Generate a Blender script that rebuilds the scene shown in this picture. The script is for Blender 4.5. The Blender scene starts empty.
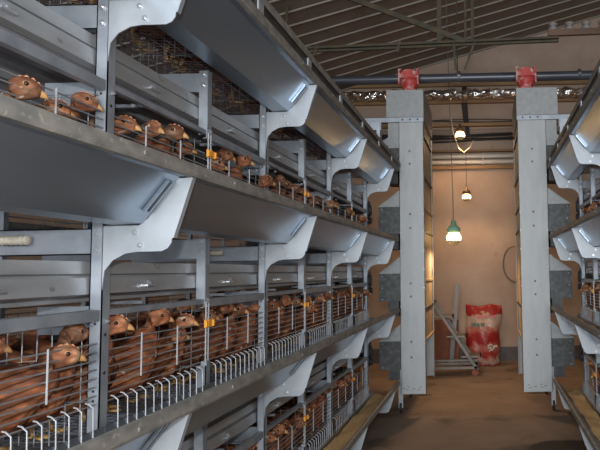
import bpy, math, random
from mathutils import Vector, Matrix
random.seed(7)
PI = math.pi
C = bpy.context.scene.collection
sc = bpy.context.scene

# ------------------------------------------------------------------ materials
def mat(name, c1, c2=None, rough=.5, metal=0., scale=8., bump=0., detail=4., stretch=(1, 1, 1),
        rough2=None, spots=None, emit=None, lo=.35, hi=.65, coord='Object'):
    m = bpy.data.materials.new(name); m.use_nodes = True
    nt = m.node_tree; nd = nt.nodes; ln = nt.links
    b = nd['Principled BSDF']
    b.inputs['Roughness'].default_value = rough
    b.inputs['Metallic'].default_value = metal
    b.inputs['Base Color'].default_value = (*c1, 1)
    tc = nd.new('ShaderNodeTexCoord'); mp = nd.new('ShaderNodeMapping')
    mp.inputs['Scale'].default_value = stretch
    ln.new(tc.outputs[coord], mp.inputs['Vector'])
    no = nd.new('ShaderNodeTexNoise'); no.inputs['Scale'].default_value = scale; no.inputs['Detail'].default_value = detail
    ln.new(mp.outputs['Vector'], no.inputs['Vector'])
    if c2 is not None:
        r = nd.new('ShaderNodeValToRGB')
        r.color_ramp.elements[0].position = lo; r.color_ramp.elements[1].position = hi
        r.color_ramp.elements[0].color = (*c1, 1); r.color_ramp.elements[1].color = (*c2, 1)
        ln.new(no.outputs['Fac'], r.inputs['Fac'])
        out = r.outputs['Color']
        if spots is not None:
            n2 = nd.new('ShaderNodeTexNoise'); n2.inputs['Scale'].default_value = spots[1]; n2.inputs['Detail'].default_value = 5
            ln.new(tc.outputs[coord], n2.inputs['Vector'])
            r2 = nd.new('ShaderNodeValToRGB')
            r2.color_ramp.elements[0].position = spots[2]; r2.color_ramp.elements[1].position = spots[2] + .08
            ln.new(n2.outputs['Fac'], r2.inputs['Fac'])
            mx = nd.new('ShaderNodeMixRGB'); mx.inputs['Color2'].default_value = (*spots[0], 1)
            ln.new(r2.outputs['Color'], mx.inputs['Fac']); ln.new(out, mx.inputs['Color1'])
            out = mx.outputs['Color']
        ln.new(out, b.inputs['Base Color'])
    if rough2 is not None:
        mr = nd.new('ShaderNodeMapRange'); mr.inputs['To Min'].default_value = rough; mr.inputs['To Max'].default_value = rough2
        ln.new(no.outputs['Fac'], mr.inputs['Value']); ln.new(mr.outputs['Result'], b.inputs['Roughness'])
    if bump:
        bp = nd.new('ShaderNodeBump'); bp.inputs['Strength'].default_value = bump; bp.inputs['Distance'].default_value = .01
        ln.new(no.outputs['Fac'], bp.inputs['Height']); ln.new(bp.outputs['Normal'], b.inputs['Normal'])
    if emit:
        b.inputs['Emission Color'].default_value = (*emit[0], 1); b.inputs['Emission Strength'].default_value = emit[1]
    return m

M = {}
M['galv'] = mat('galvanised_steel', (.31, .34, .38), (.41, .44, .48), .42, .55, 14, rough2=.55)
M['plate'] = mat('zinc_plate', (.39, .42, .45), (.48, .51, .54), .45, .45, 10, rough2=.55)
M['trough'] = mat('trough_steel', (.30, .36, .43), (.36, .42, .49), .25, .85, 5, stretch=(1, .3, 1), rough2=.34)
M['rim'] = mat('dusty_trough_lip', (.20, .20, .19), (.33, .31, .28), .62, .3, 30, stretch=(1, .5, 1), spots=((.42, .38, .33), 60, .62))
M['channel'] = mat('channel_steel', (.36, .37, .38), (.48, .49, .50), .45, .5, 12, stretch=(1, .3, 1), spots=((.25, .24, .22), 25, .64))
M['belt'] = mat('grey_belt', (.34, .33, .35), (.44, .43, .45), .6, 0, 9, stretch=(1, .2, 1))
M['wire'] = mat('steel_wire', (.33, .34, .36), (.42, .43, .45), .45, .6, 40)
M['hook'] = mat('bright_wire', (.62, .64, .66), (.75, .76, .78), .35, .5, 40)
M['hookwire'] = mat('feeder_wire', (.44, .45, .47), (.54, .55, .57), .55, .3, 40)
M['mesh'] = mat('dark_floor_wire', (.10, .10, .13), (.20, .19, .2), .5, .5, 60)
M['bolt'] = mat('zinc_bolt', (.62, .64, .66), None, .3, .8)
M['dark'] = mat('dark_steel', (.045, .045, .05), (.09, .085, .08), .5, .5, 12)
M['orange'] = mat('orange_plastic', (.86, .34, .035), (.92, .42, .06), .45, 0, 20)
M['tan'] = mat('dusty_tan_roller', (.48, .42, .33), (.66, .60, .5), .8, 0, 70, bump=.4)
M['feed'] = mat('feed_meal', (.66, .42, .17), (.82, .57, .28), .95, 0, 90, bump=.8)
M['column'] = mat('column_steel', (.41, .42, .42), (.48, .49, .49), .5, .3, 12, stretch=(1, 1, .3), rough2=.6)
M['box'] = mat('matt_zinc_box', (.30, .31, .31), (.35, .36, .36), .55, .45, 25)
M['panel'] = mat('hopper_side_panel', (.36, .28, .20), (.46, .37, .27), .6, .1, 6)
M['hopper'] = mat('mottled_hopper_steel', (.045, .05, .05), (.11, .11, .11), .5, .15, 30, lo=.4, hi=.7)
M['red'] = mat('red_plastic', (.48, .035, .03), (.58, .09, .08), .5, 0, 9, spots=((.58, .34, .30), 16, .52))
M['pipe'] = mat('dark_grey_pipe', (.055, .06, .075), (.09, .095, .11), .35, .2, 12, stretch=(.3, 1, 1))
M['foil'] = mat('crinkled_foil', (.75, .74, .72), (.9, .88, .85), .16, 1., 28, bump=1.0, detail=6)
M['wall'] = mat('pinkish_plaster', (.42, .31, .24), (.47, .36, .285), .9, 0, 3, bump=.15, spots=((.39, .28, .22), 7, .66))
M['skirt'] = mat('grey_painted_base', (.10, .095, .10), (.13, .125, .13), .8, 0, 6)
M['sheet'] = mat('roof_sheet', (.19, .155, .13), (.225, .185, .155), .7, 0, 5)
M['rib'] = mat('roof_rib', (.29, .26, .225), (.34, .31, .27), .6, 0, 5)
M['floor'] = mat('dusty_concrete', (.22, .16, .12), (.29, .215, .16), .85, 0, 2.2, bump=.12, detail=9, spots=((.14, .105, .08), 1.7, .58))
M['wood'] = mat('brown_timber', (.26, .15, .07), (.36, .22, .11), .7, 0, 9, stretch=(.2, 1, 1))
M['plank'] = mat('dark_plank', (.12, .07, .045), (.18, .11, .07), .7, 0, 9, stretch=(.2, 1, 1))
M['rust'] = mat('painted_truss', (.05, .055, .035), (.11, .08, .045), .6, .2, 9)
M['cable'] = mat('black_cable', (.025, .025, .025), None, .6)
M['cord'] = mat('grey_cord', (.16, .14, .12), None, .7)
M['tube'] = mat('white_conduit', (.60, .56, .50), (.68, .64, .58), .35, 0, 4)
M['ceramic'] = mat('ceramic', (.22, .20, .19), (.30, .28, .27), .3, 0, 9)
M['green'] = mat('green_socket', (.26, .50, .34), None, .5)
M['brownsock'] = mat('brown_socket', (.22, .11, .05), None, .5)
M['bulb'] = mat('lit_bulb', (1, .8, .5), None, .3, emit=((1, .62, .26), 14))
M['bulbglass'] = mat('frosted_bulb_tip', (.62, .50, .26), None, .4)
M['ladder'] = mat('grey_ladder_steel', (.15, .145, .13), (.21, .20, .185), .5, .3, 12)
M['redbrown'] = mat('red_brown_board', (.20, .07, .04), (.26, .10, .06), .8, 0, 6)
M['sackred'] = mat('sack_red', (.50, .028, .022), (.58, .045, .035), .35, 0, 9)
M['ink'] = mat('green_ink', (.05, .10, .06), (.12, .16, .08), .5, 0, 30)
M['beak'] = mat('beak_horn', (.46, .22, .08), (.58, .32, .13), .45, 0, 60)
M['comb'] = mat('comb_skin', (.46, .17, .08), (.56, .25, .13), .6, 0, 60)
M['eye'] = mat('hen_eye', (.02, .012, .008), None, .12)
M['lid'] = mat('pale_eyelid', (.70, .48, .32), None, .7)
M['iris'] = mat('hen_iris', (.30, .12, .05), None, .3)
M['leg'] = mat('hen_leg', (.50, .29, .10), (.60, .38, .16), .6, 0, 60)
M['black'] = mat('black_rubber', (.02, .02, .02), None, .7)

def feather(name, a, b, c):
    m = bpy.data.materials.new(name); m.use_nodes = True
    nt = m.node_tree; nd = nt.nodes; ln = nt.links; bs = nd['Principled BSDF']
    bs.inputs['Roughness'].default_value = .8
    tc = nd.new('ShaderNodeTexCoord'); oi = nd.new('ShaderNodeObjectInfo')
    no = nd.new('ShaderNodeTexNoise'); no.inputs['Scale'].default_value = 26; no.inputs['Detail'].default_value = 5
    va = nd.new('ShaderNodeVectorMath'); va.operation = 'ADD'
    ln.new(tc.outputs['Object'], va.inputs[0]); ln.new(oi.outputs['Random'], va.inputs[1])
    mp = nd.new('ShaderNodeMapping'); mp.inputs['Scale'].default_value = (.45, 1, 1)
    ln.new(va.outputs[0], mp.inputs['Vector'])
    ln.new(mp.outputs['Vector'], no.inputs['Vector'])
    r = nd.new('ShaderNodeValToRGB'); e = r.color_ramp.elements
    e[0].position = .3; e[0].color = (*a, 1); e[1].position = .55; e[1].color = (*b, 1)
    x = e.new(.72); x.color = (*c, 1)
    ln.new(no.outputs['Fac'], r.inputs['Fac'])
    nf = nd.new('ShaderNodeTexNoise'); nf.inputs['Scale'].default_value = 48; nf.inputs['Detail'].default_value = 3; ln.new(mp.outputs['Vector'], nf.inputs['Vector'])
    rf = nd.new('ShaderNodeValToRGB'); rf.color_ramp.elements[0].position = .66; rf.color_ramp.elements[1].position = .74; ln.new(nf.outputs['Fac'], rf.inputs['Fac'])
    fm = nd.new('ShaderNodeMixRGB'); fm.inputs['Color2'].default_value = (.72, .52, .38, 1); ln.new(rf.outputs['Color'], fm.inputs['Fac'])
    nk = nd.new('ShaderNodeTexNoise'); nk.inputs['Scale'].default_value = 9; ln.new(va.outputs[0], nk.inputs['Vector'])
    rk = nd.new('ShaderNodeMapRange'); rk.inputs['From Min'].default_value = .35; rk.inputs['From Max'].default_value = .65; rk.inputs['To Min'].default_value = .5; rk.inputs['To Max'].default_value = 1.2; ln.new(nk.outputs['Fac'], rk.inputs['Value'])
    hs = nd.new('ShaderNodeHueSaturation')
    mr = nd.new('ShaderNodeMapRange'); mr.inputs['To Min'].default_value = .7; mr.inputs['To Max'].default_value = 1.25
    ln.new(oi.outputs['Random'], mr.inputs['Value']); ln.new(mr.outputs['Result'], hs.inputs['Value'])
    vo = nd.new('ShaderNodeTexVoronoi'); vo.inputs['Scale'].default_value = 60
    ln.new(mp.outputs['Vector'], vo.inputs['Vector'])
    v2 = nd.new('ShaderNodeMapRange'); v2.inputs['From Max'].default_value = .6; v2.inputs['To Min'].default_value = 1.2; v2.inputs['To Max'].default_value = .5
    ln.new(vo.outputs['Distance'], v2.inputs['Value'])
    mx = nd.new('ShaderNodeMixRGB'); mx.blend_type = 'MULTIPLY'; mx.inputs['Fac'].default_value = 1
    ln.new(r.outputs['Color'], mx.inputs['Color1']); ln.new(v2.outputs['Result'], mx.inputs['Color2'])
    my = nd.new('ShaderNodeMixRGB'); my.blend_type = 'MULTIPLY'; my.inputs['Fac'].default_value = 1
    ln.new(mx.outputs['Color'], my.inputs['Color1']); ln.new(rk.outputs['Result'], my.inputs['Color2'])
    ln.new(my.outputs['Color'], fm.inputs['Color1']); ln.new(fm.outputs['Color'], hs.inputs['Color']); ln.new(hs.outputs['Color'], bs.inputs['Base Color'])
    bp = nd.new('ShaderNodeBump'); bp.inputs['Strength'].default_value = .7; bp.inputs['Distance'].default_value = .006
    ln.new(vo.outputs['Distance'], bp.inputs['Height']); ln.new(bp.outputs['Normal'], bs.inputs['Normal'])
    return m
M['feather'] = feather('rust_feathers', (.17, .045, .016), (.42, .135, .050), (.60, .28, .14))
M['face'] = feather('buff_face_feathers', (.34, .105, .042), (.55, .22, .10), (.74, .48, .29))
M['wing'] = feather('wing_feathers', (.15, .038, .014), (.36, .105, .040), (.55, .24, .12))

# sack material: printed woven plastic, object coordinates
def sack_mat():
    m = bpy.data.materials.new('printed_sack'); m.use_nodes = True
    nt = m.node_tree; nd = nt.nodes; ln = nt.links; bs = nd['Principled BSDF']
    bs.inputs['Roughness'].default_value = .38
    tc = nd.new('ShaderNodeTexCoord'); sp = nd.new('ShaderNodeSeparateXYZ'); ln.new(tc.outputs['Object'], sp.inputs[0])
    no = nd.new('ShaderNodeTexNoise'); no.inputs['Scale'].default_value = 9; no.inputs['Detail'].default_value = 4
    ln.new(tc.outputs['Object'], no.inputs['Vector'])
    ma = nd.new('ShaderNodeMath'); ma.operation = 'MULTIPLY_ADD'; ma.inputs[1].default_value = .24
    ln.new(no.outputs['Fac'], ma.inputs[0]); ln.new(sp.outputs['Z'], ma.inputs[2])
    r = nd.new('ShaderNodeValToRGB'); r.color_ramp.interpolation = 'LINEAR'
    red = (.34, .022, .018, 1); pale = (.52, .36, .28, 1); pink = (.46, .14, .10, 1)
    st = [(0, pink), (.10, pink), (.14, red), (.20, pale), (.26, red), (.36, pink), (.42, red), (.54, red), (.60, pink), (.65, pale), (.80, pale), (.82, red), (1, red)]
    el = r.color_ramp.elements
    el[0].position = 0; el[0].color = st[0][1]; el[1].position = 1; el[1].color = st[-1][1]
    for p, c in st[1:-1]:
        k = el.new(p); k.color = c
    dv = nd.new('ShaderNodeMath'); dv.operation = 'DIVIDE'; dv.inputs[1].default_value = 1.02
    ln.new(ma.outputs[0], dv.inputs[0]); ln.new(dv.outputs[0], r.inputs['Fac'])
    ln.new(r.outputs['Color'], bs.inputs['Base Color'])
    bp = nd.new('ShaderNodeBump'); bp.inputs['Strength'].default_value = .8; bp.inputs['Distance'].default_value = .03
    ln.new(no.outputs['Fac'], bp.inputs['Height']); ln.new(bp.outputs['Normal'], bs.inputs['Normal'])
    return m
M['sack'] = sack_mat()

# ------------------------------------------------------------------ mesh builder
class MB:
    def __init__(s): s.v = []; s.f = []; s.m = []
    def add(s, vs, fs, mi=0):
        n = len(s.v); s.v += [tuple(v) for v in vs]; s.f += [[i + n for i in f] for f in fs]; s.m += [mi] * len(fs); return s
    def box(s, x0, x1, y0, y1, z0, z1, mi=0):
        if x0 > x1: x0, x1 = x1, x0
        if y0 > y1: y0, y1 = y1, y0
        if z0 > z1: z0, z1 = z1, z0
        vs = [(x0,y0,z0),(x1,y0,z0),(x1,y1,z0),(x0,y1,z0),(x0,y0,z1),(x1,y0,z1),(x1,y1,z1),(x0,y1,z1)]
        return s.add(vs, [(3,2,1,0),(4,5,6,7),(0,1,5,4),(1,2,6,5),(2,3,7,6),(3,0,4,7)], mi)
    def tube(s, pts, r, n=6, mi=0, cap=True):
        pts = [Vector(p) for p in pts]; rings = []
        k = len(pts)
        rr = r if isinstance(r, (list, tuple)) else [r] * k
        for i, p in enumerate(pts):
            if i == 0: t = pts[1] - p
            elif i == k - 1: t = p - pts[i - 1]
            else: t = (pts[i + 1] - p).normalized() + (p - pts[i - 1]).normalized()
            t.normalize()
            up = Vector((0, 0, 1)) if abs(t.z) < .9 else Vector((0, 1, 0))
            a = t.cross(up).normalized(); b = a.cross(t)
            rings.append([p + (a * math.cos(2*PI*j/n) + b * math.sin(2*PI*j/n)) * rr[i] for j in range(n)])
        vs = [q for R in rings for q in R]; fs = []
        for i in range(k - 1):
            for j in range(n):
                fs.append((i*n+j, i*n+(j+1)%n, (i+1)*n+(j+1)%n, (i+1)*n+j))
        if cap: fs += [tuple(range(n))[::-1], tuple((k-1)*n + j for j in range(n))]
        return s.add(vs, fs, mi)
    def bar(s, a, b, w, h, mi=0):      # rectangular bar between two points
        a = Vector(a); b = Vector(b); t = (b - a).normalized()
        up = Vector((0, 0, 1)) if abs(t.z) < .9 else Vector((0, 1, 0))
        x = t.cross(up).normalized() * w/2; y = x.cross(t).normalized() * h/2
        vs = []
        for p in (a, b): vs += [p-x-y, p+x-y, p+x+y, p-x+y]
        return s.add(vs, [(0,1,2,3),(7,6,5,4),(0,4,5,1),(1,5,6,2),(2,6,7,3),(3,7,4,0)], mi)
    def prism(s, poly, y0, y1, mi=0, axis='y'):   # poly in (x,z), extruded along y
        n = len(poly)
        if axis == 'y': vs = [(x, y0, z) for x, z in poly] + [(x, y1, z) for x, z in poly]
        elif axis == 'x': vs = [(y0, x, z) for x, z in poly] + [(y1, x, z) for x, z in poly]
        else: vs = [(x, z, y0) for x, z in poly] + [(x, z, y1) for x, z in poly]
        fs = [tuple(range(n)), tuple(range(2*n-1, n-1, -1))] + [(i, i+n, (i+1)%n+n, (i+1)%n) for i in range(n)]
        return s.add(vs, fs, mi)
    def strip(s, line, t, y0, y1, mi=0):          # sheet metal profile of thickness t
        L = [Vector((p[0], p[1])) for p in line]; off = []
        for i, p in enumerate(L):
            if i == 0: d = L[1] - p
            elif i == len(L)-1: d = p - L[i-1]
            else: d = (L[i+1]-p).normalized() + (p-L[i-1]).normalized()
            d.normalize(); off.append(p + Vector((-d.y, d.x)) * t)
        n = len(L)
        P = [tuple(p) for p in L] ; Q = [tuple(p) for p in off]
        vs = [(x, y0, z) for x, z in P] + [(x, y0, z) for x, z in Q] + [(x, y1, z) for x, z in P] + [(x, y1, z) for x, z in Q]
        fs = []
        for i in range(n-1):
            a, b, c, d = i, i+1, n+i+1, n+i
            fs += [(a, b, c, d), (d+2*n, c+2*n, b+2*n, a+2*n), (a, a+2*n, b+2*n, b), (d, c, c+2*n, d+2*n)]
        fs += [(0, n, 3*n, 2*n), (n-1, 3*n-1, 4*n-1, 2*n-1)]
        return s.add(vs, fs, mi)
    def lathe(s, prof, n=16, c=(0,0,0), mi=0):
        vs = []; fs = []
        for r, z in prof:
            for j in range(n): vs.append((c[0]+r*math.cos(2*PI*j/n), c[1]+r*math.sin(2*PI*j/n), c[2]+z))
        for i in range(len(prof)-1):
            for j in range(n): fs.append((i*n+j, i*n+(j+1)%n, (i+1)*n+(j+1)%n, (i+1)*n+j))
        fs += [tuple(range(n))[::-1], tuple((len(prof)-1)*n+j for j in range(n))]
        return s.add(vs, fs, mi)
    def ball(s, c, r, n=8, mi=0, sc=(1,1,1)):
        vs = []; fs = []; m = n//2
        for i in range(m+1):
            a = PI*i/m
            for j in range(n): vs.append((c[0]+sc[0]*r*math.sin(a)*math.cos(2*PI*j/n), c[1]+sc[1]*r*math.sin(a)*math.sin(2*PI*j/n), c[2]+sc[2]*r*math.cos(a)))
        for i in range(m):
            for j in range(n): fs.append((i*n+j, (i+1)*n+j, (i+1)*n+(j+1)%n, i*n+(j+1)%n))
        return s.add(vs, fs, mi)
    def boltY(s, x, y, z, r=.008, h=.006, mi=0):   # hex head bolt whose head faces -Y
        s.tube([(x, y, z), (x, y-h, z)], r, 6, mi); return s.tube([(x, y-h, z), (x, y-h-.004, z)], r*.5, 6, mi)
    def boltX(s, x, y, z, d, r=.008, h=.006, mi=0):
        s.tube([(x, y, z), (x+d*h, y, z)], r, 6, mi); return s.tube([(x+d*h, y, z), (x+d*(h+.004), y, z)], r*.5, 6, mi)
    def mirror(s, sx):
        if sx < 0:
            s.v = [(-a, b, c) for a, b, c in s.v]; s.f = [list(f)[::-1] for f in s.f]
        return s
    def mesh(s, name, mats, smooth=False):
        me = bpy.data.meshes.new(name); me.from_pydata(s.v, [], s.f)
        if not isinstance(mats, (list, tuple)): mats = [mats]
        for m in mats: me.materials.append(m)
        me.polygons.foreach_set('material_index', s.m)
        if smooth: me.polygons.foreach_set('use_smooth', [True]*len(s.f))
        me.update()
        import bmesh
        bm = bmesh.new(); bm.from_mesh(me); bmesh.ops.recalc_face_normals(bm, faces=bm.faces); bm.to_mesh(me); bm.free()
        return me
    def build(s, name, mats, parent=None, loc=(0,0,0), smooth=False, bevel=0):
        o = bpy.data.objects.new(name, s.mesh(name, mats, smooth)); C.objects.link(o); o.location = loc
        if parent: o.parent = parent
        if bevel:
            b = o.modifiers.new('bevel', 'BEVEL'); b.width = bevel; b.segments = 2; b.limit_method = 'ANGLE'
        return o

def tag(o, label=None, cat=None, group=None, kind=None):
    if label: o['label'] = label
    if cat: o['category'] = cat
    if group: o['group'] = group
    if kind: o['kind'] = kind
    return o
def empty(name, loc, label, cat, group=None):
    o = bpy.data.objects.new(name, None); C.objects.link(o); o.location = loc; o.empty_display_size = .05
    return tag(o, label, cat, group)
def inst(name, me, parent=None, loc=(0,0,0)):
    o = bpy.data.objects.new(name, me); C.objects.link(o); o.location = loc
    if parent: o.parent = parent
    return o
def copy_tree(o, parent=None):
    c = o.copy(); C.objects.link(c); c.parent = parent
    for ch in o.children: copy_tree(ch, c)
    return c

# ------------------------------------------------------------------ room shell
WY = 8.95
def roofz(x): return 4.556 + .276*x
XL, XR, YB = -4.6, 3.9, -2.0
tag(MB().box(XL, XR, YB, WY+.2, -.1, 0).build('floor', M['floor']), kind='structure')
w = MB(); w.prism([(XL, 0), (XR, 0), (XR, roofz(XR)), (XL, roofz(XL))], WY, WY+.15)
tag(w.build('wall_back', M['wall']), kind='structure')
tag(MB().box(XL-.15, XL, YB, WY+.15, 0, roofz(XL)).build('wall_left', M['wall']), kind='structure')
tag(MB().box(XR, XR+.15, YB, WY+.15, 0, roofz(XR)).build('wall_right', M['wall']), kind='structure')
tag(MB().box(XL, XR, WY-.012, WY-.001, 0, .2).build('baseboard_back', M['skirt']), kind='structure')
r = MB(); r.prism([(XL-.15, roofz(XL-.15)), (XR+.15, roofz(XR+.15)), (XR+.15, roofz(XR+.15)+.06), (XL-.15, roofz(XL-.15)+.06)], YB, WY+.15, 0)
y = -1.9
while y < WY:
    r.prism([(XL, roofz(XL)-.016), (XR, roofz(XR)-.016), (XR, roofz(XR)+.01), (XL, roofz(XL)+.01)], y, y+.016, 1); y += .3
tag(r.build('ceiling', [M['sheet'], M['rib']]), kind='structure')
def ledge(name, x0, x1, y0, z0, z1, m):
    return tag(MB().box(x0, x1, y0, WY-.001, z0, z1).build(name, M[m]), kind='structure')
ledge('trim_1', -3.5, 2.6, WY-.06, 4.00, 4.09, 'wood')
ledge('trim_2', -3.5, 2.6, WY-.08, 3.74, 3.82, 'wood')
ledge('trim_3', -3.5, 2.6, WY-.09, 3.395, 3.44, 'wood')
ledge('trim_4', -3.5, 2.6, WY-.10, 3.015, 3.045, 'wood')
ledge('trim_5', -3.5, 2.6, WY-.06, 2.77, 2.82, 'wood')

# shadow under the right row's trough, painted dark into the concrete colour
def painted_shadow():
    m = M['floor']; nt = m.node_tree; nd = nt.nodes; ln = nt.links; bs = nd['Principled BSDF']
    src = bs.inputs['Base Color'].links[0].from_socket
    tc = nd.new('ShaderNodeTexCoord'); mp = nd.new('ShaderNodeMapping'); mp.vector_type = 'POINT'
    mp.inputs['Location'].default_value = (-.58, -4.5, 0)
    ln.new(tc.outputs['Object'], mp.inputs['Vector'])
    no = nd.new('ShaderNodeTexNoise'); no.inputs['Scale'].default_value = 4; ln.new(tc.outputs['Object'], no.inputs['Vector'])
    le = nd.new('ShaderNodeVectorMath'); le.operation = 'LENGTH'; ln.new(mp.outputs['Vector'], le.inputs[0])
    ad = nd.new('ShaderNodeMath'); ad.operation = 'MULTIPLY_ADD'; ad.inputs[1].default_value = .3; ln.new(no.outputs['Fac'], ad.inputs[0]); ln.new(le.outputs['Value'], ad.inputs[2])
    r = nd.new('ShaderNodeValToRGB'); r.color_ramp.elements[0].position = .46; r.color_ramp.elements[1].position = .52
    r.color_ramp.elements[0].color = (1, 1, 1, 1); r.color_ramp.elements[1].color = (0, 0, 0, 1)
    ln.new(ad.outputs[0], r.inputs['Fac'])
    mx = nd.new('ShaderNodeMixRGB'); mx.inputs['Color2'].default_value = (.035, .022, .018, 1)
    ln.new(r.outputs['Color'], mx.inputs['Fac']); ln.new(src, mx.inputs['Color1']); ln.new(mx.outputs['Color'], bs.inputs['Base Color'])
painted_shadow()
# ------------------------------------------------------------------ row hardware
TIER = [.33, .948, 1.566, 2.184]
TN = ['bottom', 'third', 'second', 'top']
ORD = ['first', 'second', 'third', 'fourth', 'fifth', 'sixth', 'seventh', 'eighth']
XP = {-1: -1.02, 1: .79}
SN = {-1: 'left', 1: 'right'}
KY = [1.64, 2.84, 4.04, 5.24]
YEND = 5.42

def bracket_poly():
    p = [(.0, -.13), (-.095, -.13), (-.118, -.112), (-.198, -.006), (-.232, -.004), (-.183, -.165)]
    for a in (20, 50, 80): p.append((-.150-.033*math.cos(math.radians(a)), -.168-.032*math.sin(math.radians(a))))
    p += [(-.12, -.2), (-.09, -.2)]
    for a in (70, 45, 20): p.append((-.09+.09*math.cos(math.radians(a)), -.275+.075*math.sin(math.radians(a))))
    p += [(.0, -.30)]
    return p
BP = bracket_poly()

def upright(s, k, Y):
    t = empty('upright_frame', (XP[s], Y, 0), '%s galvanised upright post of the %s cage row, with trough brackets' % (ORD[k] + (' full' if True else ''), SN[s]), 'frame', 'upright frames')
    t['label'] = 'galvanised upright with trough brackets, %s from the camera along the %s cage row' % (ORD[k] if s < 0 else ['nearest', 'farthest'][k-2], SN[s])
    b = MB(); zt = 2.30
    b.box(0, .034, 0, .003, 0, zt); b.box(0, .003, 0, .034, 0, zt); b.box(.031, .034, 0, .02, 0, zt)
    for R in TIER:
        for z in (R+.03, R+.055, R+.23, R+.262): b.tube([(.017, -.0005, z), (.017, .001, z)], .004, 6, 1)
        for z in (R+.20, R+.10): b.tube([(-.0008, .017, z), (.001, .017, z)], .005, 6, 1)
    b.mirror(-1 if s < 0 else 1).build('post', [M['galv'], M['black']], t)
    for i, R in enumerate(TIER):
        br = MB(); br.prism([(u, R+z) for u, z in BP], -.002, .002); 
        br.prism([(-.236, R-.004), (-.232, R-.004), (-.183, R-.165), (-.187, R-.165)], -.002, .016)
        o = br.mirror(-1 if s < 0 else 1).build('trough_bracket', M['plate'], t)
        for u, z in ((-.085, -.148), (-.10, -.183)): MB().boltY(u, -.002, R+z, .0075).mirror(-1 if s < 0 else 1).build('bolt', M['bolt'], o)
        cb = MB(); cb.box(.034, .62, .008, .011, R-.205, R-.135); cb.box(.034, .62, .008, .03, R-.205, R-.202); cb.box(.034, .62, .008, .03, R-.138, R-.135)
        o = cb.mirror(-1 if s < 0 else 1).build('cross_beam', M['galv'], t)
        for z in (-.148, -.192): MB().boltY(.018, 0, R+z, .0085).mirror(-1 if s < 0 else 1).build('bolt', M['bolt'], t)
        MB().boltX(-.001, .018, R+.235, -1, .006).mirror(-1 if s < 0 else 1).build('bolt', M['bolt'], t)
        if i > 0:
            ro = MB()
            pts = [(.19 + .006*j, -.012, R-.165) for j in range(14)]
            ro.tube(pts, [.011 + .003*(j % 2) for j in range(14)], 10)
            ro.mirror(-1 if s < 0 else 1).build('scraper_roller', M['tan'], t, smooth=True)
    return t
for k, Y in enumerate(KY): upright(-1, k, Y)
for k, Y in list(enumerate(KY))[2:]: upright(1, k, Y)

# troughs
PROF = [(-.232, -.002), (-.202, -.002), (-.126, -.100), (-.104, -.126), (-.03, -.128), (-.012, -.035)]
def trough(s, i):
    R = TIER[i]; sg = -1 if s < 0 else 1
    t = empty('feed_trough', (XP[s], .44, R), 'long sheet-metal feed trough along the %s tier of the %s cage row' % (TN[i], SN[s]), 'trough', 'feed troughs')
    y0 = 0 if s < 0 else 1.2
    k = y0
    while k < YEND-.44-.01:
        y1 = min(k+1.2, YEND-.44)
        if s > 0 and y1 > 4.9: y1 = YEND-.44
        b = MB(); b.strip(PROF, .0025, k+.002, y1-.002)
        if True:
            for o_ in (.030, .052): b.bar((-.196, y1-o_, -.018), (-.134, y1-o_, -.098), .006, .008)
            b.bar((-.193, y1-.041, -.022), (-.137, y1-.041, -.094), .014, .005, 1)
        sec = b.mirror(sg).build('trough_section', [M['trough'], M['dark']], t)
        l = MB(); l.prism([(-.230, .034), (-.244, .031), (-.2455, .004), (-.242, -.003), (-.226, -.003), (-.216, .012), (-.220, .028)], k+.0005, y1-.0005)
        for q in (.25, .95):
            if k+q < y1: l.tube([(-.245, k+q, .016), (-.248, k+q, .016)], .005, 6, 0)
        l.mirror(sg).build('lip', M['rim'], sec)
        k = y1
    return t
for s in (-1, 1):
    for i in range(4): trough(s, i)
for s in (-1, 1):
    for i in (0, 1):
        R = TIER[i]; b = MB(); n = 60
        y0 = .5 if s < 0 else 1.7
        vs = []; fs = []
        for a in range(n+1):
            yy = y0 + (YEND-.06-y0)*a/n
            for j, u in enumerate((-.138, -.11, -.085, -.055, -.028)):
                vs.append((u, yy, -.074 + .006*math.sin(yy*9+j*1.3) + .004*math.sin(yy*23+j)))
        for a in range(n):
            for j in range(4): q = a*5+j; fs.append((q, q+1, q+6, q+5))
        m = len(vs); vs += [(x, y, -.092 if x > -.15 else -.078) for x, y, z in vs]
        b.add(vs, fs)
        b.mirror(-1 if s < 0 else 1)
        tag(b.build('poultry_feed', M['feed'], None, (XP[s], 0, R), smooth=True), 'yellowish ground feed lying in the %s tier trough of the %s row' % (TN[i], SN[s]), 'feed', None, 'stuff')

for i in range(4):
    t = empty('feed_trough', (XP[-1]-1.24, .44, TIER[i]), 'sheet-metal feed trough on the far side of the left cage row, %s tier' % TN[i], 'trough', 'far side troughs')
    MB().strip(PROF, .0025, 0, YEND-.44).build('trough_section', M['trough'], t)
    o = MB(); o.box(-.245, -.222, 0, YEND-.44, -.003, .033); o.build('lip', M['rim'], t)
    for ch in t.children: ch.scale = (1, 1, 1)
    if i < 4:
        b = MB()
        for j in range(9): b.tube([(.0, 0, .03+.026*j), (0, YEND-.44, .03+.026*j)], .0025, 4)
        b.build('wire_front', M['wire'], t)
    for k in range(9): MB().box(.004, .03, .6*k, .6*k+.03, -.13, .49 if i < 3 else .1).build('hanger_post', M['galv'], t)
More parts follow.
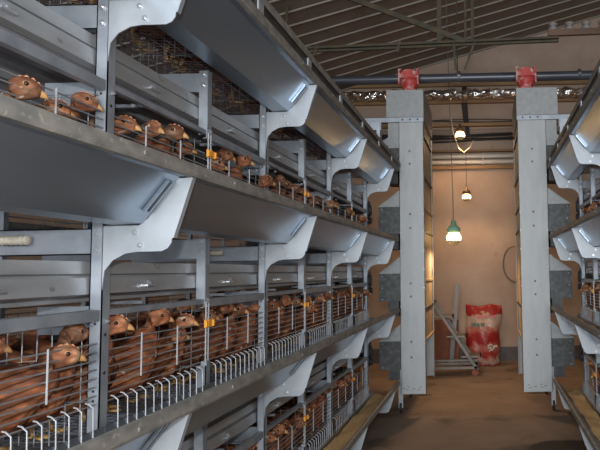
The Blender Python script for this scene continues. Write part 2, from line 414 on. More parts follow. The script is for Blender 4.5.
# belt channels under each tier ceiling
def channel(s, i):
    R = TIER[i]; sg = -1 if s < 0 else 1
    y0, y1 = (.44, 5.36) if s < 0 else (2.84, 5.36)
    t = empty('manure_belt', (XP[s], y0, R), 'grey manure belt with steel side channel over the %s tier cages of the %s row' % (TN[i], SN[s]), 'conveyor', 'manure belts')
    L = y1-y0
    b = MB(); b.strip([(.075, .395), (.045, .395), (.045, .362), (.060, .358), (.060, .352), (.038, .352), (.036, .308), (.060, .302), (.066, .308)], .0025, 0, L)
    ch = b.mirror(sg).build('side_channel', M['channel'], t)
    p = .28 + (.60 if s < 0 else 0)
    q = p
    while q < L:
        bb = MB(); bb.boltX(.0355, q, .332, -1, .010, .010); bb.box(.022, .036, q-.02, q+.025, .322, .328)
        bb.mirror(sg).build('bolt', M['bolt'], ch)
        bb = MB(); bb.box(.05, .16, q+.0, q+.016, .268, .278)
        bb.mirror(sg).build('support_tab', M['galv'], t)
        q += .6
    b = MB(); b.box(.07, .60 if s > 0 else 1.16, 0, L, .304, .308)
    b.mirror(sg).build('belt', M['belt'], t)
    b = MB()
    for u in (.085, .19, .30, .43, .55): b.box(u, u+.022, 0, L, .287, .303)
    b.mirror(sg).build('support_rail', M['channel'], t)
    b = MB(); b.tube([(.05, L+.06, .28), (1.1, L+.06, .28)], .042, 14); b.mirror(sg).build('drive_roller', M['dark'], t)
    b = MB(); b.prism([(L+.02, .235), (L+.16, .17), (L+.16, .175), (L+.02, .24)], .06, 1.1, 0, 'x'); b.mirror(sg).build('scraper', M['panel'], t)
    b = MB(); b.box(.02, .045, L-.02, L+.14, .16, .36); b.tube([(.0, L+.06, .28), (.02, L+.06, .28)], .05, 14); b.tube([(.0, L+.10, .19), (.02, L+.10, .19)], .025, 10)
    b.mirror(sg).build('drive_cover', M['dark'], t)
    b = MB(); b.box(.12, 1.1, L+.05, L+.055, -.12, .16); b.mirror(sg).build('end_guard', M['dark'], t)
for s in (-1, 1):
    for i in range(3): channel(s, i)

# ------------------------------------------------------------------ cages
def cage_meshes(s, kind):
    sg = -1 if s < 0 else 1; me = {}
    b = MB(); z0, n, dz = .022, 8, .0225
    for j in range(n):
        z = z0 + j*dz
        b.tube([(0.008, .036 if kind == 'A' else .01, z), (.008, .595, z)], .0021, 6)
    me['wire_front'] = b.mirror(sg).mesh('wire_front', M['wire'])
    b = MB()
    b.tube([(.004, 0, .062), (.004, 0, .188)], .0024, 6)
    me['vertical_wire'] = b.mirror(sg).mesh('vertical_wire', M['hookwire'])
    b = MB(); y = .055
    while y < .585:
        if not (kind == 'B' and y < .03):
            b.tube([(.004, y, .034), (-.005, y, .032), (-.016, y, .022), (-.018, y, -.075)], .0019, 5)
        y += .045
    me['feed_hook'] = b.mirror(sg).mesh('feed_hook', M['hookwire'])
    b = MB()
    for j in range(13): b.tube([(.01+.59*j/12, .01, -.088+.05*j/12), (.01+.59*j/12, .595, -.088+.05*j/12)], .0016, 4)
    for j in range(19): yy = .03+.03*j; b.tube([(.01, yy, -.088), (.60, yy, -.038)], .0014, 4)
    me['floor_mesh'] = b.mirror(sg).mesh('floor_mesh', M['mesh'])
    b = MB()
    for j in range(15): u = .045+.039*j; b.tube([(u, .592, -.08), (u, .592, .235)], .0017, 4)
    for z in (-.07, .03, .13, .225): b.tube([(.02, .592, z), (.60, .592, z)], .0017, 4)
    me['partition'] = b.mirror(sg).mesh('partition', M['wire'])
    b = MB()
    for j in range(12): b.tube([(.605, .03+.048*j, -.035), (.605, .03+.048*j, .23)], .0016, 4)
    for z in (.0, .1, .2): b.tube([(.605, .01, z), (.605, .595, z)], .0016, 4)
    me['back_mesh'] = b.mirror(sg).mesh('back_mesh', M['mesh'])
    b = MB(); y0 = .037 if kind == 'A' else .0
    b.strip([(.022, .268), (.004, .266), (.004, .250), (.018, .249)] if kind == 'A' else [(.022, .268), (.004, .266), (.004, .238), (.018, .235)], .0025, y0, .598)
    me['top_rail'] = b.mirror(sg).mesh('top_rail', M['galv'])
    # plate seen on the side at the near post
    b = MB(); b.box(.036, .20, .012, .015, .20, .275); me['side_plate'] = b.mirror(sg).mesh('side_plate', M['galv'])
    b = MB(); b.boltY(.06, .012, .222, .006); b.boltX(.003, .09, .228, -1, .006); me['bolt'] = b.mirror(sg).mesh('bolt', M['bolt'])
    return me
CM = {(s, k): cage_meshes(s, k) for s in (-1, 1) for k in 'AB'}
def hang_meshes(s):
    sg = -1 if s < 0 else 1; me = {}
    b = MB(); b.box(0, .034, 0, .003, .25, .49); b.box(0, .003, 0, .03, .25, .49); me['hanger_post'] = b.mirror(sg).mesh('hanger_post', M['galv'])
    b = MB()
    for z in (.475, .435): b.boltY(.018, 0, z, .008)
    b.boltX(0, .012, .262, -1, .010); b.mirror(sg); me['bolt'] = b.mesh('bolt', M['bolt'])
    b = MB(); b.box(.034, .60, .008, .011, .413, .483); b.box(.034, .60, .008, .028, .413, .416); me['cross_beam'] = b.mirror(sg).mesh('cross_beam', M['galv'])
    b = MB()
    for y in (.006, .026): b.tube([(0, y, .255), (0, y, .03)], .0026, 6)
    for j in range(9): b.ball((0, .016, .05+j*.024), .004, 6, sc=(.8, 2.2, .5))
    me['hinge_rod'] = b.mirror(sg).mesh('hinge_rod', M['hook'])
    b = MB(); b.box(-.008, -.002, -.012, .046, .165, .193); b.box(-.012, -.008, .004, .012, .170, .193); b.box(-.014, -.004, -.016, -.008, .168, .190)
    b.box(-.014, -.004, .040, .048, .168, .190)
    me['door_clip'] = b.mirror(sg).mesh('door_clip', M['orange'])
    b = MB(); b.box(-.004, .030, 0, .003, -.07, .030); b.box(-.004, -.001, 0, .034, -.07, .030); b.box(-.009, .012, -.004, .022, .030, .045)
    me['stub_post'] = b.mirror(sg).mesh('stub_post', M['galv'])
    return me
HM = {s: hang_meshes(s) for s in (-1, 1)}

cells = {-1: [(j, 1.04+.6*j) for j in range(7)], 1: [(j, 3.44+.6*j) for j in range(3)]}
def cage(s, i, j, Y):
    kind = 'A' if abs(((Y-1.64)/1.2) % 1) < .01 or abs(((Y-1.64)/1.2) % 1 - 1) < .01 else 'B'
    t = empty('wire_cage', (XP[s], Y, TIER[i]), '%s wire cage from the near end, %s tier of the %s row' % (ORD[j], TN[i], SN[s]), 'cage', 'wire cages of the %s row' % SN[s])
    for y in (.20, .41): inst('vertical_wire', CM[s, kind]['vertical_wire'], t, (0, y, 0))
    for n in ('wire_front', 'feed_hook', 'floor_mesh', 'partition', 'back_mesh', 'top_rail'):
        inst(n, CM[s, kind][n], t)
    if kind == 'A':
        inst('side_plate', CM[s, kind]['side_plate'], t, (0, .03, 0)); inst('bolt', CM[s, kind]['bolt'], t, (0, .03, 0))
    else:
        # divider hardware at the near edge
        for n in ('hanger_post', 'cross_beam', 'hinge_rod', 'stub_post', 'bolt'):
            if i == 3 and n in ('hanger_post', 'cross_beam', 'bolt'): continue
            inst(n, HM[s][n], t)
        c = inst('door_clip', HM[s]['door_clip'], t); c['label'] = 'orange plastic clip'
for s in (-1, 1):
    for i in range(4):
        for j, Y in cells[s]: cage(s, i, j, Y)

# ------------------------------------------------------------------ hens
def hen_mesh(turn, raise_=0., fwd=0.):
    ht = math.radians(turn)
    base = [(-.160, .232, .010, .016), (-.148, .205, .028, .032), (-.110, .165, .052, .058), (-.055, .135, .068, .080), (.0, .122, .073, .086),
            (.048, .130, .068, .084), (.080, .160, .056, .068)]
    rings = [(Vector((x, 0, z)), w, h, 0.) for x, z, w, h in base]
    nx = .098 + fwd
    rings += [(Vector((nx, 0, .200+raise_*.3)), .044, .048, ht*.2), (Vector((nx+.008, 0, .236+raise_*.7)), .034, .036, ht*.5),
              (Vector((nx+.012, 0, .268+raise_)), .028, .029, ht*.9)]
    hc = Vector((nx+.012, 0, .291+raise_)); d = Vector((math.cos(ht), math.sin(ht), 0))
    rings += [(hc + d*.006, .0270, .031, ht), (hc + d*.029 + Vector((0,0,.008)), .0265, .0295, ht), (hc + d*.049 + Vector((0,0,.006)), .0200, .0230, ht), (hc + d*.064 + Vector((0,0,.001)), .0110, .0135, ht)]
    n = 12; vs = []; fs = []; mi = []
    k = len(rings)
    for i, (p, w, h, ya) in enumerate(rings):
        a = rings[max(i-1, 0)][0]; c = rings[min(i+1, k-1)][0]; t = (c-a).normalized()
        if i == 10: t = (d*.8 + Vector((0,0,.6))).normalized()
        if i >= 11: t = (d + Vector((0,0,-.1))).normalized()
        side = Vector((-math.sin(ya), math.cos(ya), 0)); up = t.cross(side).normalized()*-1
        if i >= 10 and up.z < 0: up = -up
        for j in range(n):
            q = 2*PI*j/n; vs.append(p + side*math.cos(q)*w + up*math.sin(q)*h)
    b = MB()
    for i in range(k-1):
        for j in range(n): fs.append((i*n+j, i*n+(j+1)%n, (i+1)*n+(j+1)%n, (i+1)*n+j)); mi.append(1 if i >= 9 else 0)
    fs += [tuple(range(n))[::-1], tuple((k-1)*n+j for j in range(n))]; mi += [0, 1]
    b.v = [tuple(v) for v in vs]; b.f = [list(f) for f in fs]; b.m = mi
    return b, hc, d
def oriented(pts_fn, hc, d):   # map (forward, side, up) to hen space
    sd = Vector((-d.y, d.x, 0))
    return [tuple(hc + d*a*1.2 + sd*b_*1.2 + Vector((0,0,c*1.2))) for a, b_, c in pts_fn]
HV = []
FEET = MB()
def make_hen(turn, raise_=0., fwd=0.):
    b, hc, d = hen_mesh(turn, raise_, fwd)
    root = b.build('brown_hen', [M['feather'], M['face']], smooth=True)
    sub = root.modifiers.new('sub', 'SUBSURF'); sub.levels = 1; sub.render_levels = 1
    bk = MB(); prof = [(.044, .0085, .0105, .001), (.051, .0072, .0088, .000), (.058, .0050, .0062, -.003), (.063, .0018, .0028, -.008)]
    vs = []; fs = []; n = 8
    for f, w, h, z in prof:
        for j in range(n): vs.append((f, math.cos(2*PI*j/n)*w, z+math.sin(2*PI*j/n)*h))
    for i in range(3):
        for j in range(n): fs.append((i*n+j, i*n+(j+1)%n, (i+1)*n+(j+1)%n, (i+1)*n+j))
    fs += [tuple(range(n))[::-1], tuple(3*n+j for j in range(n))]
    bk.add(oriented(vs, hc, d), fs); bk.build('beak', M['beak'], root, smooth=True)
    cb = MB(); poly = [(.052, .008), (.048, .020), (.044, .020), (.039, .027), (.034, .025), (.029, .030), (.024, .027), (.018, .028), (.012, .024), (.02, .016)]
    n = len(poly); vs = [(a, -.003, c) for a, c in poly] + [(a, .003, c) for a, c in poly]
    cb.add(oriented(vs, hc, d), [tuple(range(n)), tuple(range(2*n-1, n-1, -1))] + [(i, i+n, (i+1)%n+n, (i+1)%n) for i in range(n)])
    cb.build('comb', M['comb'], root)
    for sgn in (1, -1):
        e = MB(); sd = Vector((-d.y, d.x, 0)); c = hc + d*.033 + sd*sgn*.0215 + Vector((0,0,.012))
        e.ball(c - sd*sgn*.0045, .0092, 10, 2, (1, 1, .8)); e.ball(c - sd*sgn*.0005, .0066, 10, 0, (1, 1, .9)); e.ball(c + sd*sgn*.0018, .0054, 8, 1)
        e.build('eye', [M['iris'], M['eye'], M['lid']], root, smooth=True)
        wv = MB(); prof = [(.055, .145, .004), (.04, .145, .044), (-.01, .138, .060), (-.07, .142, .050), (-.12, .165, .028), (-.155, .185, .006)]
        vs = []; fs = []; n = 8
        for x, z, h in prof:
            yw = .073*(1 - ((x-.0)/.17)**2*.75)
            for j in range(n): q = 2*PI*j/n; vs.append((x, sgn*(yw-.006+.011*math.cos(q)), z+math.sin(q)*h))
        for i in range(len(prof)-1):
            for j in range(n): fs.append((i*n+j, i*n+(j+1)%n, (i+1)*n+(j+1)%n, (i+1)*n+j))
        fs += [tuple(range(n))[::-1], tuple((len(prof)-1)*n+j for j in range(n))]
        wv.add(vs, fs); wv.build('wing', M['wing'], root, smooth=True)
        lg = MB(); lg.tube([(-0.03, sgn*.035, .07), (-.040, sgn*.035, .040), (-.03, sgn*.035, .008)], [.010, .0055, .005], 7)
        for a in (-30, 0, 30): lg.tube([(-.03, sgn*.035, .007), (-.03+.036*math.cos(math.radians(a)), sgn*.035+.036*math.sin(math.radians(a)), .005)], [.005, .003], 5)
        lg.tube([(-.03, sgn*.035, .007), (-.045, sgn*.035, .005)], [.004, .003], 5)
        lg.build('leg', M['leg'], root, smooth=True)
    return root
protos = [make_hen(12, -.030), make_hen(28, -.018), make_hen(2, -.048, .02), make_hen(-45, -.035), make_hen(20, -.072, .028), make_hen(40, -.02)]
used = [False]*len(protos)
def place_hen(v, x, y, z, yaw, scl, label, group):
    if used[v]: o = copy_tree(protos[v])
    else: o = protos[v]; used[v] = True
    o.location = (x, y, z); o.rotation_euler = (0, 0, yaw); o.scale = (scl,)*3
    tag(o, label, 'hen', group)
POS3 = ['nearest', 'middle', 'farthest']
POS4 = ['nearest', 'second nearest', 'second farthest', 'farthest']
for s in (-1, 1):
    for i in range(4):
        for j, Y in cells[s]:
            top = (i == 3)
            spots = []
            near = (s < 0 and j < 5)
            P = POS4 if near and not top else POS3
            ys = [.09, .23, .37, .51] if near and not top else [.10, .30, .50]
            for q, yy in enumerate(ys):
                if top and q == 1 and not near: continue
                spots.append(('front', q, yy + random.uniform(-.03, .03), .168+random.uniform(-.015, .025)))
            if s < 0 and j < 6 and not top or (s > 0 and j > 0 and not top):
                for q, yy in enumerate([.17, .40]): spots.append(('back', q, yy+random.uniform(-.03, .03), .43+random.uniform(-.03, .03)))
            for row, q, yy, u in spots:
                if row == 'front': v = random.choice([0, 1, 1, 0, 2, 3, 4, 5]); psi = random.uniform(2, 32)
                else: v = random.choice([0, 1, 5, 5]); psi = random.uniform(-10, 40)
                scl = random.uniform(.97, 1.07)
                zf = TIER[i] - .086 + .083*u
                if s < 0: yaw = math.radians(psi); x = XP[-1] - u
                else: yaw = math.radians(180-psi if random.random() < .6 else 180+psi*.6); x = XP[1] + u
                if row == 'front': lab = 'brown hen at the wire, %s of its cage, %s cage, %s tier, %s row' % (P[q], ORD[j], TN[i], SN[s])
                else: lab = 'brown hen behind the front birds, %s one, %s cage, %s tier, %s row' % (['nearer', 'farther'][q], ORD[j], TN[i], SN[s])
                place_hen(v, x, Y+yy, zf, yaw, scl, lab, 'brown hens in the %s row' % SN[s])

# ------------------------------------------------------------------ guide rails on top of the rows
for s in (-1, 1):
    sg = -1 if s < 0 else 1
    y0 = .6 if s < 0 else 2.0
    t = empty('guide_rail', (XP[s], y0, TIER[3]), 'dark guide rail on clips above the top trough of the %s row' % SN[s], 'rail', 'guide rails')
    L = 5.62-y0
    b = MB(); b.strip([(-.20, .112), (-.236, .112), (-.236, .080)], .003, 0, L); b.box(-.228, -.222, 0, L, .034, .082, 1)
    b.mirror(sg).build('rail', [M['rim'], M['dark']], t)
    yy = .44+.0
    q = .3
    while q < L:
        b = MB(); b.box(-.236, -.230, q, q+.05, .036, .078); b.mirror(sg).build('rail_clip', M['plate'], t); q += .6
    b = MB(); b.box(-.23, -.03, 4.62-y0, 4.66-y0, .19, .25); b.box(-.225, -.20, 4.6-y0, 4.68-y0, .075, .25); b.box(-.15, -.13, 4.6-y0, 4.68-y0, .09, .25)
    b.mirror(sg).build('rail_stand', M['galv'], t)
    b = MB(); b.bar((-.19, 4.68-y0, .13), (-.19, L, .12), .03, .05); b.bar((-.12, 4.68-y0, .17), (-.12, L, .16), .03, .05); b.bar((-.06, 4.7-y0, .08), (-.06, L, .07), .05, .03)
    b.mirror(sg).build('travel_beam', M['dark'], t)

# ------------------------------------------------------------------ feed trolleys
def trolley(s):
    sg = s                       # local x grows into the row; trolley sits at u<-.235
    Y = 5.70
    t = empty('feed_trolley', (XP[s], Y, 0), 'tall grey feed trolley with twin columns at the end of the %s cage row' % SN[s], 'feed cart', 'feed trolleys')
    a, c = (-.440, -.212) if s < 0 else (-.488, -.222)          # aisle side, row side
    def part(b, n, m, par=t, sm=False): return b.mirror(-1 if s < 0 else 1).build(n, m if isinstance(m, list) else M[m], par, smooth=sm)
    col = MB(); col.box(a, c, 0, .004, .19, 2.70); col.box(a, a+.004, 0, .07, .19, 2.70); col.box(c-.004, c, 0, .07, .19, 2.70)
    z = .3
    while z < 2.7:
        for u in (a, c): col.ball((u+(.006 if u == a else -.006), -.001, z), .0045, 6, 2)
        z += .17
    for u, z in ((a+.10, .235), (a+.04, .25), (a+.05, .225), (a+.15, .255), (a+.16, .228), (a+.19, .24)): col.box(u, u+.024, -.001, .001, z, z+.004, 1)
    col = part(col, 'front_column', [M['column'], M['black'], M['bolt']])
    for z in (.52, .66, 1.07, 1.19, 1.70, 1.83, 2.30, 2.42):
        b = MB(); b.boltY(a+.13, 0, z, .011, .005); part(b, 'bolt', 'wood', col)
    b = MB(); b.box(a, c, .92, .924, .20, 2.70); b.box(a, a+.004, .84, .924, .20, 2.70); b.box(c-.004, c, .84, .924, .20, 2.70); part(b, 'rear_column', 'column')
    # stacked side panels with seams
    zs = [.66, .95, 1.21, 1.67, 1.88, 2.18, 2.58, 2.72]
    for z0, z1 in zip(zs[:-1], zs[1:]):
        b = MB(); b.box(a+.012, a+.016, .07, .86, z0+.012, z1); b.box(c-.016, c-.012, .07, .86, z0+.012, z1)
        p = part(b, 'side_panel', 'panel')
        b = MB(); b.box(a-.002, a+.014, .05, .89, z0-.006, z0+.012); part(b, 'seam_strap', 'dark' if z0 not in (1.21, .66) else 'panel', p)
    b = MB(); b.box(a+.014, c-.014, .004, .80, .92, 2.70)
    part(b, 'feed_bin', 'box')
    # legs with wheels to the floor
    for yy in (.10, .84):
        b = MB(); b.box(c-.005, c+.035, yy-.02, yy+.02, .05, .45); b.box(c+.035, c-.03, yy-.015, yy+.015, .2, .26); l = part(b, 'leg', 'galv')
        b = MB(); b.tube([(c+.005, yy, .05), (c+.025, yy, .05)], .05, 18); part(b, 'wheel', 'black', l)
    # head box and lateral rail
    hb = MB(); hb.box(a-.005, c+.115, -.005, .90, 2.73, 3.0)
    for z in (2.80, 2.90, 2.97):
        for u in (a+.01, c+.10): hb.ball((u, -.006, z), .005, 6, 1)
    part(hb, 'head_box', [M['box'], M['bolt']])
    b = MB(); b.box(a-.005, .40, -.018, -.012, 2.692, 2.738); b.box(a-.005, .40, -.018, .02, 2.735, 2.738); ra = part(b, 'cross_rail', 'galv')
    for u in (a+.05, a+.12, a+.19): b = MB(); b.boltY(u, -.018, 2.715, .009, .004); part(b, 'bolt', 'dark', ra)
    b = MB(); b.box(c, c+.10, 0, .004, 2.45, 2.69); part(b, 'gusset_plate', 'box')
    # chutes reaching over each trough
    for i, R in enumerate(TIER):
        b = MB(); dz = -.04 if i == 3 else 0
        b.box(c, -.015, .012, .40, R+.08, R+.335+dz, 0)
        h = part(b, 'feed_hopper', 'hopper')
        b = MB(); b.prism([(c, R+.335+dz), (-.010, R+.335+dz), (c, R+.49+dz)], .008, .40)
        part(b, 'sloped_cover', 'box', h)
        b = MB(); b.box(c+.02, c+.12, .05, .30, R-.06 if i else R-.02, R+.08); part(b, 'feed_spout', 'dark', h)
        b = MB()
        for z in (.10, .2, .31): b.ball((-.045, .010, R+z+dz), .005, 6)
        part(b, 'bolt', 'bolt', h)
    return t
trolley(-1); trolley(1)

def funnel(x, label):
    b = MB(); b.lathe([(.062, 2.995), (.066, 3.03), (.070, 3.10), (.092, 3.15), (.096, 3.19)], 20)
    t = empty('drop_funnel', (x, 6.0, 0), label, 'funnel', 'red drop funnels')
    b.build('cone', M['red'], t, smooth=True)
    b = MB()
    n = 16; poly = [(.094*math.cos(PI*j/n), 3.19+.085*math.sin(PI*j/n)) for j in range(n+1)]
    b.prism(poly, -.085, -.04); b.prism([(.100, 3.12), (.100, 3.275), (.066, 3.275), (.080, 3.255), (.088, 3.12)], -.095, -.055); b.prism([(-.100, 3.12), (-.100, 3.275), (-.066, 3.275), (-.080, 3.255), (-.088, 3.12)], -.095, -.055)
    b.build('saddle', M['red'], t)
funnel(-.74, 'faded red plastic drop funnel above the left feed trolley')
funnel(.41, 'faded red plastic drop funnel above the right feed trolley')
b = MB(); b.tube([(-3.4, 6.14, 3.235), (3.2, 6.14, 3.255)], .047, 20)
for x in (-2.0, -.27, .95): b.tube([(x, 6.14, 3.262), (x+.03, 6.14, 3.262)], .053, 20)
tag(b.build('feed_pipe', M['pipe'], smooth=False), 'long dark grey feed pipe running across above both trolleys', 'pipe')
for x in (-.27, 1.6, -2.3):
    b = MB(); b.tube([(x, 6.14, 3.31), (x, 6.14, roofz(x)-.03)], .006, 6)
    tag(b.build('pipe_hanger', M['rust']), 'thin rod hanging the grey pipe from the roof, %s' % {-.27: 'between the two trolleys', 1.6: 'right of the right trolley', -2.3: 'above the left cage row'}[x], 'rod', 'pipe hangers')

# foil duct on the back wall
b = MB(); n = 150; pts = []; rr = []
for j in range(n):
    pts.append((-3.3+5.9*j/(n-1), 8.76+.012*math.sin(j*1.7), 3.835+.010*math.sin(j*.9)+.006*math.sin(j*2.3))); rr.append(.066+random.uniform(-.009, .009))
b.tube(pts, rr, 16)
b.v = [(x, y+random.uniform(-.009, .009), z+random.uniform(-.009, .009)) for x, y, z in b.v]
tag(b.build('foil_duct', M['foil'], smooth=False), 'crinkled silver foil duct along the top of the back wall', 'duct')

# cable bundles
def cables(name, z, n, label, y=WY-.05, rad=.012, spread=.05):
    t = empty(name, (0, y, z), label, 'cables')
    for q in range(n):
        dz = random.uniform(-spread, spread); ph = random.random()*6
        pts = [(-3.2+5.6*j/24, -random.random()*.02, dz+.018*math.sin(j*.6+ph)) for j in range(25)]
        MB().tube(pts, rad, 6).build('cable', M['cable'], t)
cables('cable_bundle', 3.23, 5, 'black cables bundled along the back wall behind the hanging lamp')
cables('wall_cable', 3.47, 2, 'thin dark cables strung just above the timber ledge', rad=.006, spread=.015)
# wire mesh strip
b = MB()
for j in range(70): b.tube([(-1.7+.05*j, WY-.03, 3.18), (-1.7+.05*j, WY-.03, 3.37)], .0022, 4)
for z in (3.19, 3.23, 3.27, 3.31, 3.35): b.tube([(-1.72, WY-.03, z), (1.78, WY-.03, z)], .0022, 4)
tag(b.build('wire_mesh_panel', M['wire']), 'fine wire mesh strip on the back wall under the ledge', 'mesh panel')
for z, lab in ((2.95, 'upper'), (2.865, 'lower')):
    b = MB(); b.tube([(-3.2, WY-.07, z), (2.5, WY-.07, z)], .031, 14)
    for x in (-1.5, -.05, 1.4): b.box(x, x+.02, WY-.1, WY-.001, z-.036, z+.036)
    tag(b.build('white_conduit', M['tube']), '%s of two white conduit pipes along the back wall' % lab, 'pipe', 'white conduit pipes')
# vertical cable behind the lamp
b = MB()
for q in range(4): b.tube([(-.32+q*.018, WY-.06, 3.98), (-.33+q*.022, WY-.075, 3.72), (-.31+q*.02, WY-.07, 3.5), (-.26+q*.01, WY-.07, 3.24)], .009, 6)
tag(b.build('drop_cable', M['cable']), 'black cables dropping down the back wall above the upper lamp', 'cables')
b = MB(); b.tube([(-.47+.0, 8.4, 3.42), (-.44, 8.4, 3.2), (-.37, 8.4, 2.98), (-.30, 8.4, 2.92), (-.22, 8.4, 2.98), (-.16, 8.38, 3.08)], .006, 6)
tag(b.build('slack_wire', M['tan']), 'pale slack wire looping below the uppermost lamp', 'wire')

# insulators on plank, back wall right
b = MB(); b.bar((.64, 5.97, 3.625), (2.3, 5.97, 3.665), .045, .06); tag(b.build('timber_plank', M['plank']), 'dark timber plank fixed to the truss chord at upper right, carrying ceramic insulators', 'plank')
for j in range(5):
    t = MB(); t.lathe([(.045, 0), (.048, .02), (.028, .03), (.026, .04), (.045, .05), (.048, .068), (.02, .078)], 14)
    tag(t.build('ceramic_insulator', M['ceramic'], None, (.69+.165*j, 5.97, 3.655+.0037*j), smooth=True), 'grey ceramic insulator on the timber plank, %s from the left' % ORD[j], 'insulator', 'ceramic insulators')

# wire coil on wall
b = MB()
for q in range(3):
    pts = [(.40+(.17+.008*q)*math.cos(2*PI*j/30+q), WY-.012-.004*q, 1.38+(.25+.01*q)*math.sin(2*PI*j/30+q)) for j in range(24+q*2)]
    b.tube(pts, .0035, 5)
tag(b.build('wire_coil', M['cord']), 'loose coil of wire hanging on the back wall by the right trolley', 'wire')

# ------------------------------------------------------------------ roof truss
YT = 6.0
t = empty('roof_truss', (0, YT, 3.5), 'dark roof truss with bottom chord, rods and slanting strut', 'truss')
def tp(b, n): b.build(n, M['rust'], t, (0, -0, -3.5)).location = (0, 0, -3.5)
b = MB(); b.bar((-3.0, 0, 3.50), (.75, 0, 3.591), .05, .022); b.bar((-3.0, 0.02, 3.475), (.75, .02, 3.566), .03, .022); tp(b, 'chord')
for x in (-2.24+.28,):
    b = MB(); b.tube([(x, 0, 3.52), (x-.0, 0, roofz(x)-.03)], .014, 8); tp(b, 'rod')
b = MB(); b.bar((-1.35, 0, 4.05), (-.18, 0, 3.57), .03, .05); tp(b, 'strut')
for x, w_ in ((-.43, .045), (-.17, .02), (-.10, .03)):
    b = MB(); b.bar((x-.01, 0, 3.57), (x, 0, roofz(x)-.03), w_, w_*.6); tp(b, 'rod')
for x0, x1 in ((-.30, -.28), (-.09, -.19)):
    b = MB(); b.bar((x0, 0, 3.56), (x1, .0, 3.29), .022, .012); tp(b, 'hanger_rod')
for x in (-1.65, -.83):
    b = MB(); b.bar((x, -.01, 3.53+(x+3)*.0244), (x-.03, -.01, 3.42+(x+3)*.0244), .03, .012); tp(b, 'cleat')
b = MB(); b.box(-1.9+1.9, .9, .02, .03, 3.515, 3.535)

# ------------------------------------------------------------------ lamps
def lamp(x, y, z, ztop, size, sock, label, xt=None, power=25):
    t = empty('hanging_bulb', (x, y, z), label, 'lamp', 'hanging bulbs')
    k = size
    MB().tube([(0, 0, .11*k), ((0 if xt is None else xt-x), 0, ztop-z)], .0045, 6).build('cord', M['cord'], t)
    MB().lathe([(.040*k, .035*k), (.047*k, .048*k), (.046*k, .066*k), (.034*k, .080*k), (.020*k, .086*k), (.016*k, .118*k)], 16).build('socket', M[sock], t, smooth=True)
    MB().lathe([(.034*k, .036*k), (.046*k, .018*k), (.050*k, 0), (.046*k, -.016*k)], 20).build('bulb', M['bulb'], t, smooth=True)
    MB().lathe([(.045*k, -.017*k), (.038*k, -.032*k), (.022*k, -.044*k), (.004*k, -.048*k)], 20).build('bulb_tip', M['bulbglass'], t, smooth=True)
    ld = bpy.data.lights.new('bulb_light', 'SPOT'); ld.spot_size = math.radians(176); ld.spot_blend = .5; ld.energy = power; ld.color = (1, .62, .32); ld.shadow_soft_size = .05
    lo = bpy.data.objects.new('bulb_light', ld); C.objects.link(lo); lo.location = (x, y, z-.07*k)
lamp(-.352, 6.5, 1.64, 4.40, 1.55, 'green', 'lit hanging bulb with a green socket, nearest of the three', xt=-.40, power=25)
lamp(-.265, 8.2, 2.27, 2.86, 1.15, 'brownsock', 'lit hanging bulb with brown socket against the back wall, middle one', power=19)
lamp(-.34, 8.25, 3.12, 3.36, 1.3, 'brownsock', 'lit bulb highest up, in front of the black cables', power=25)

# ------------------------------------------------------------------ step cart
t = empty('step_ladder_cart', (-.45, 7.9, 0), 'grey steel rolling step ladder standing in front of the red sack', 'ladder')
def lp(b, n, m='ladder', par=None): return b.build(n, M[m], par or t, (0.45, -7.9, 0) if par is None else (0,0,0))
for yy in (7.75, 8.10):
    lp(MB().bar((-.70, yy, .92), (-.15, yy, .07), .03, .035), 'stringer')
for z, x in ((.74, -.54), (.49, -.38), (.24, -.20)):
    o = MB(); o.box(x-.15, x+.09, 7.765, 8.085, z-.02, z); o.box(x+.08, x+.09, 7.765, 8.085, z-.05, z); lp(o, 'tread')
lp(MB().bar((-.40, 8.13, 1.12), (-.50, 8.13, .08), .055, .03), 'post')
for yy in (7.75, 8.10):
    lp(MB().bar((-.82, yy, .10), (-.15, yy, .10), .03, .03), 'base_rail')
lp(MB().box(-.82, -.15, 7.90, 7.93, .155, .18), 'base_rail')
lp(MB().bar((-.76, 7.75, .10), (-.70, 7.75, .92), .03, .03), 'leg'); lp(MB().bar((-.76, 8.10, .10), (-.70, 8.10, .92), .03, .03), 'leg')
for x in (-.18, -.76):
    for yy in (7.75, 8.10):
        lp(MB().tube([(x, yy-.015, .042), (x, yy+.015, .042)], .042, 16), 'caster', 'redbrown')
b = MB(); b.box(-.95, -.42, 8.62, 8.66, 0, .62); tag(b.build('board', M['redbrown']), 'red-brown board standing behind the step ladder', 'board')

# ------------------------------------------------------------------ feed sack
b = MB(); nx, nz = 20, 26; Wd, H = .49, .82; vs = []; fs = []
for side in (-1, 1):
    for a in range(nz+1):
        v = a/nz
        for c_ in range(nx+1):
            u = c_/nx*2-1
            wv = 1 - .05*math.sin(v*PI) + .02*math.sin(v*9)
            th = .125*(1-abs(u)**3)*(1-v**5)*(.75+.45*math.sin(PI*min(1, v*1.15)))*(1 if v > .04 else .6)
            x = u*Wd/2*wv + .05*v + .008*math.sin(v*14+u*3)
            y = side*(th+.004) + .012*math.sin(u*7+v*9)*(1 - v*.3)
            z = H*v*(1+.0) + (.012*math.sin(u*5) + .018*u*u*0 if v > .9 else 0)
            vs.append((x, y, z))
q = (nx+1)*(nz+1)
for sd in (0, 1):
    for a in range(nz):
        for c_ in range(nx):
            i0 = sd*q + a*(nx+1)+c_; f = (i0, i0+1, i0+nx+2, i0+nx+1); fs.append(f if sd == 0 else f[::-1])
for a in range(nz):
    for c_ in (0, nx):
        i0 = a*(nx+1)+c_; fs.append((i0, i0+nx+1, i0+nx+1+q, i0+q))
for c_ in range(nx):
    for a in (0, nz):
        i0 = a*(nx+1)+c_; fs.append((i0, i0+1, i0+1+q, i0+q))
b.add(vs, fs)
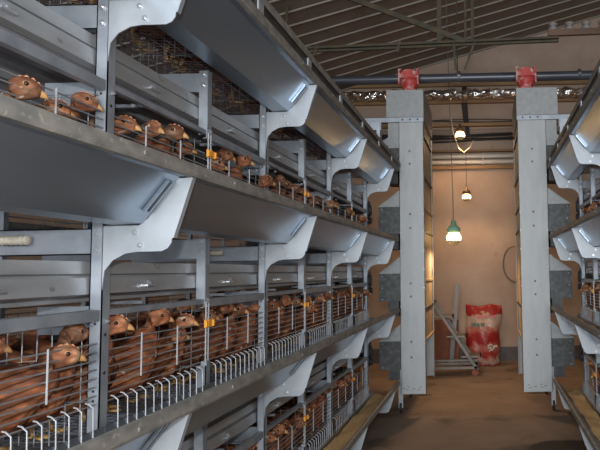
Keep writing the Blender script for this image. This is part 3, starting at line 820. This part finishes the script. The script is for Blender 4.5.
sack = empty('feed_sack', (-.11, 8.55, 0), 'red and white printed feed sack standing by the back wall', 'sack')
b.build('bag', M['sack'], sack, smooth=True)
# print on the front of the sack (generic blocks of lettering as in the photo, unreadable there)
def ptext(body, x, z, size, m, y=-.14):
    cu = bpy.data.curves.new('lettering', 'FONT'); cu.body = body; cu.size = size; cu.extrude = .002; cu.align_x = 'CENTER'
    cu.materials.append(M[m]); o = bpy.data.objects.new('lettering', cu); C.objects.link(o); o.parent = sack
    o.location = (x, y, z); o.rotation_euler = (PI/2, 0, 0); return o
b = MB()
for j, (x0, x1) in enumerate(((-.06, -.02), (-.01, .03), (.04, .08), (.11, .15), (.16, .19))): b.box(x0, x1, -.150, -.135, .655, .69)
b.build('lettering', M['sackred'], sack)
b = MB()
for x0, x1 in ((-.13, -.10), (-.095, -.06), (-.05, -.02), (.0, .05)): b.box(x0, x1, -.165, -.15, .545, .59)
b.build('emblem', M['ink'], sack)
b = MB()
random.seed(3)
for j in range(26):
    a = random.random()*2*PI; r_ = random.random()**.5
    b.ball((.10+.11*r_*math.cos(a), -.152+.02*abs(r_), .27+.07*r_*math.sin(a)), .02, 8, 0, (1, .35, .8))
b.build('printed_grain_picture', M['tan'], sack)

# ------------------------------------------------------------------ camera
cam = bpy.data.cameras.new('camera'); co = bpy.data.objects.new('camera', cam); C.objects.link(co)
cam.sensor_width = 36; cam.lens = 618/600*36; cam.shift_x = -187/600; cam.clip_start = .05
co.location = (0, 0, 1.3)
pitch = math.radians(4.16); roll = math.radians(1.1)
co.matrix_world = Matrix.Translation((0, 0, 1.3)) @ Matrix.Rotation(PI/2+pitch, 4, 'X') @ Matrix.Rotation(-roll, 4, 'Z')
sc.camera = co

# ------------------------------------------------------------------ light
wd = bpy.data.worlds.new('world'); sc.world = wd; wd.use_nodes = True
wd.node_tree.nodes['Background'].inputs[0].default_value = (.68, .75, .86, 1)
wd.node_tree.nodes['Background'].inputs[1].default_value = .5
def light(kind, name, loc, rot, e, col, size, sy=None):
    l = bpy.data.lights.new(name, kind); l.energy = e; l.color = col
    if kind == 'AREA':
        l.size = size
        if sy: l.shape = 'RECTANGLE'; l.size_y = sy
    else: l.shadow_soft_size = size
    o = bpy.data.objects.new(name, l); C.objects.link(o); o.location = loc; o.rotation_euler = rot; return o
light('POINT', 'camera_flash', (.0, -.05, 1.50), (0, 0, 0), 88, (.95, .98, 1), .03)
light('AREA', 'back_fill', (-.1, -5.5, 1.9), (PI/2, 0, 0), 480, (.91, .96, 1), 3.0, 2.6)  # added fill light behind the camera

vs_ = sc.view_settings; vs_.view_transform = 'Standard'; vs_.look = 'None'; vs_.exposure = .12; vs_.gamma = 1; vs_.use_curve_mapping = False
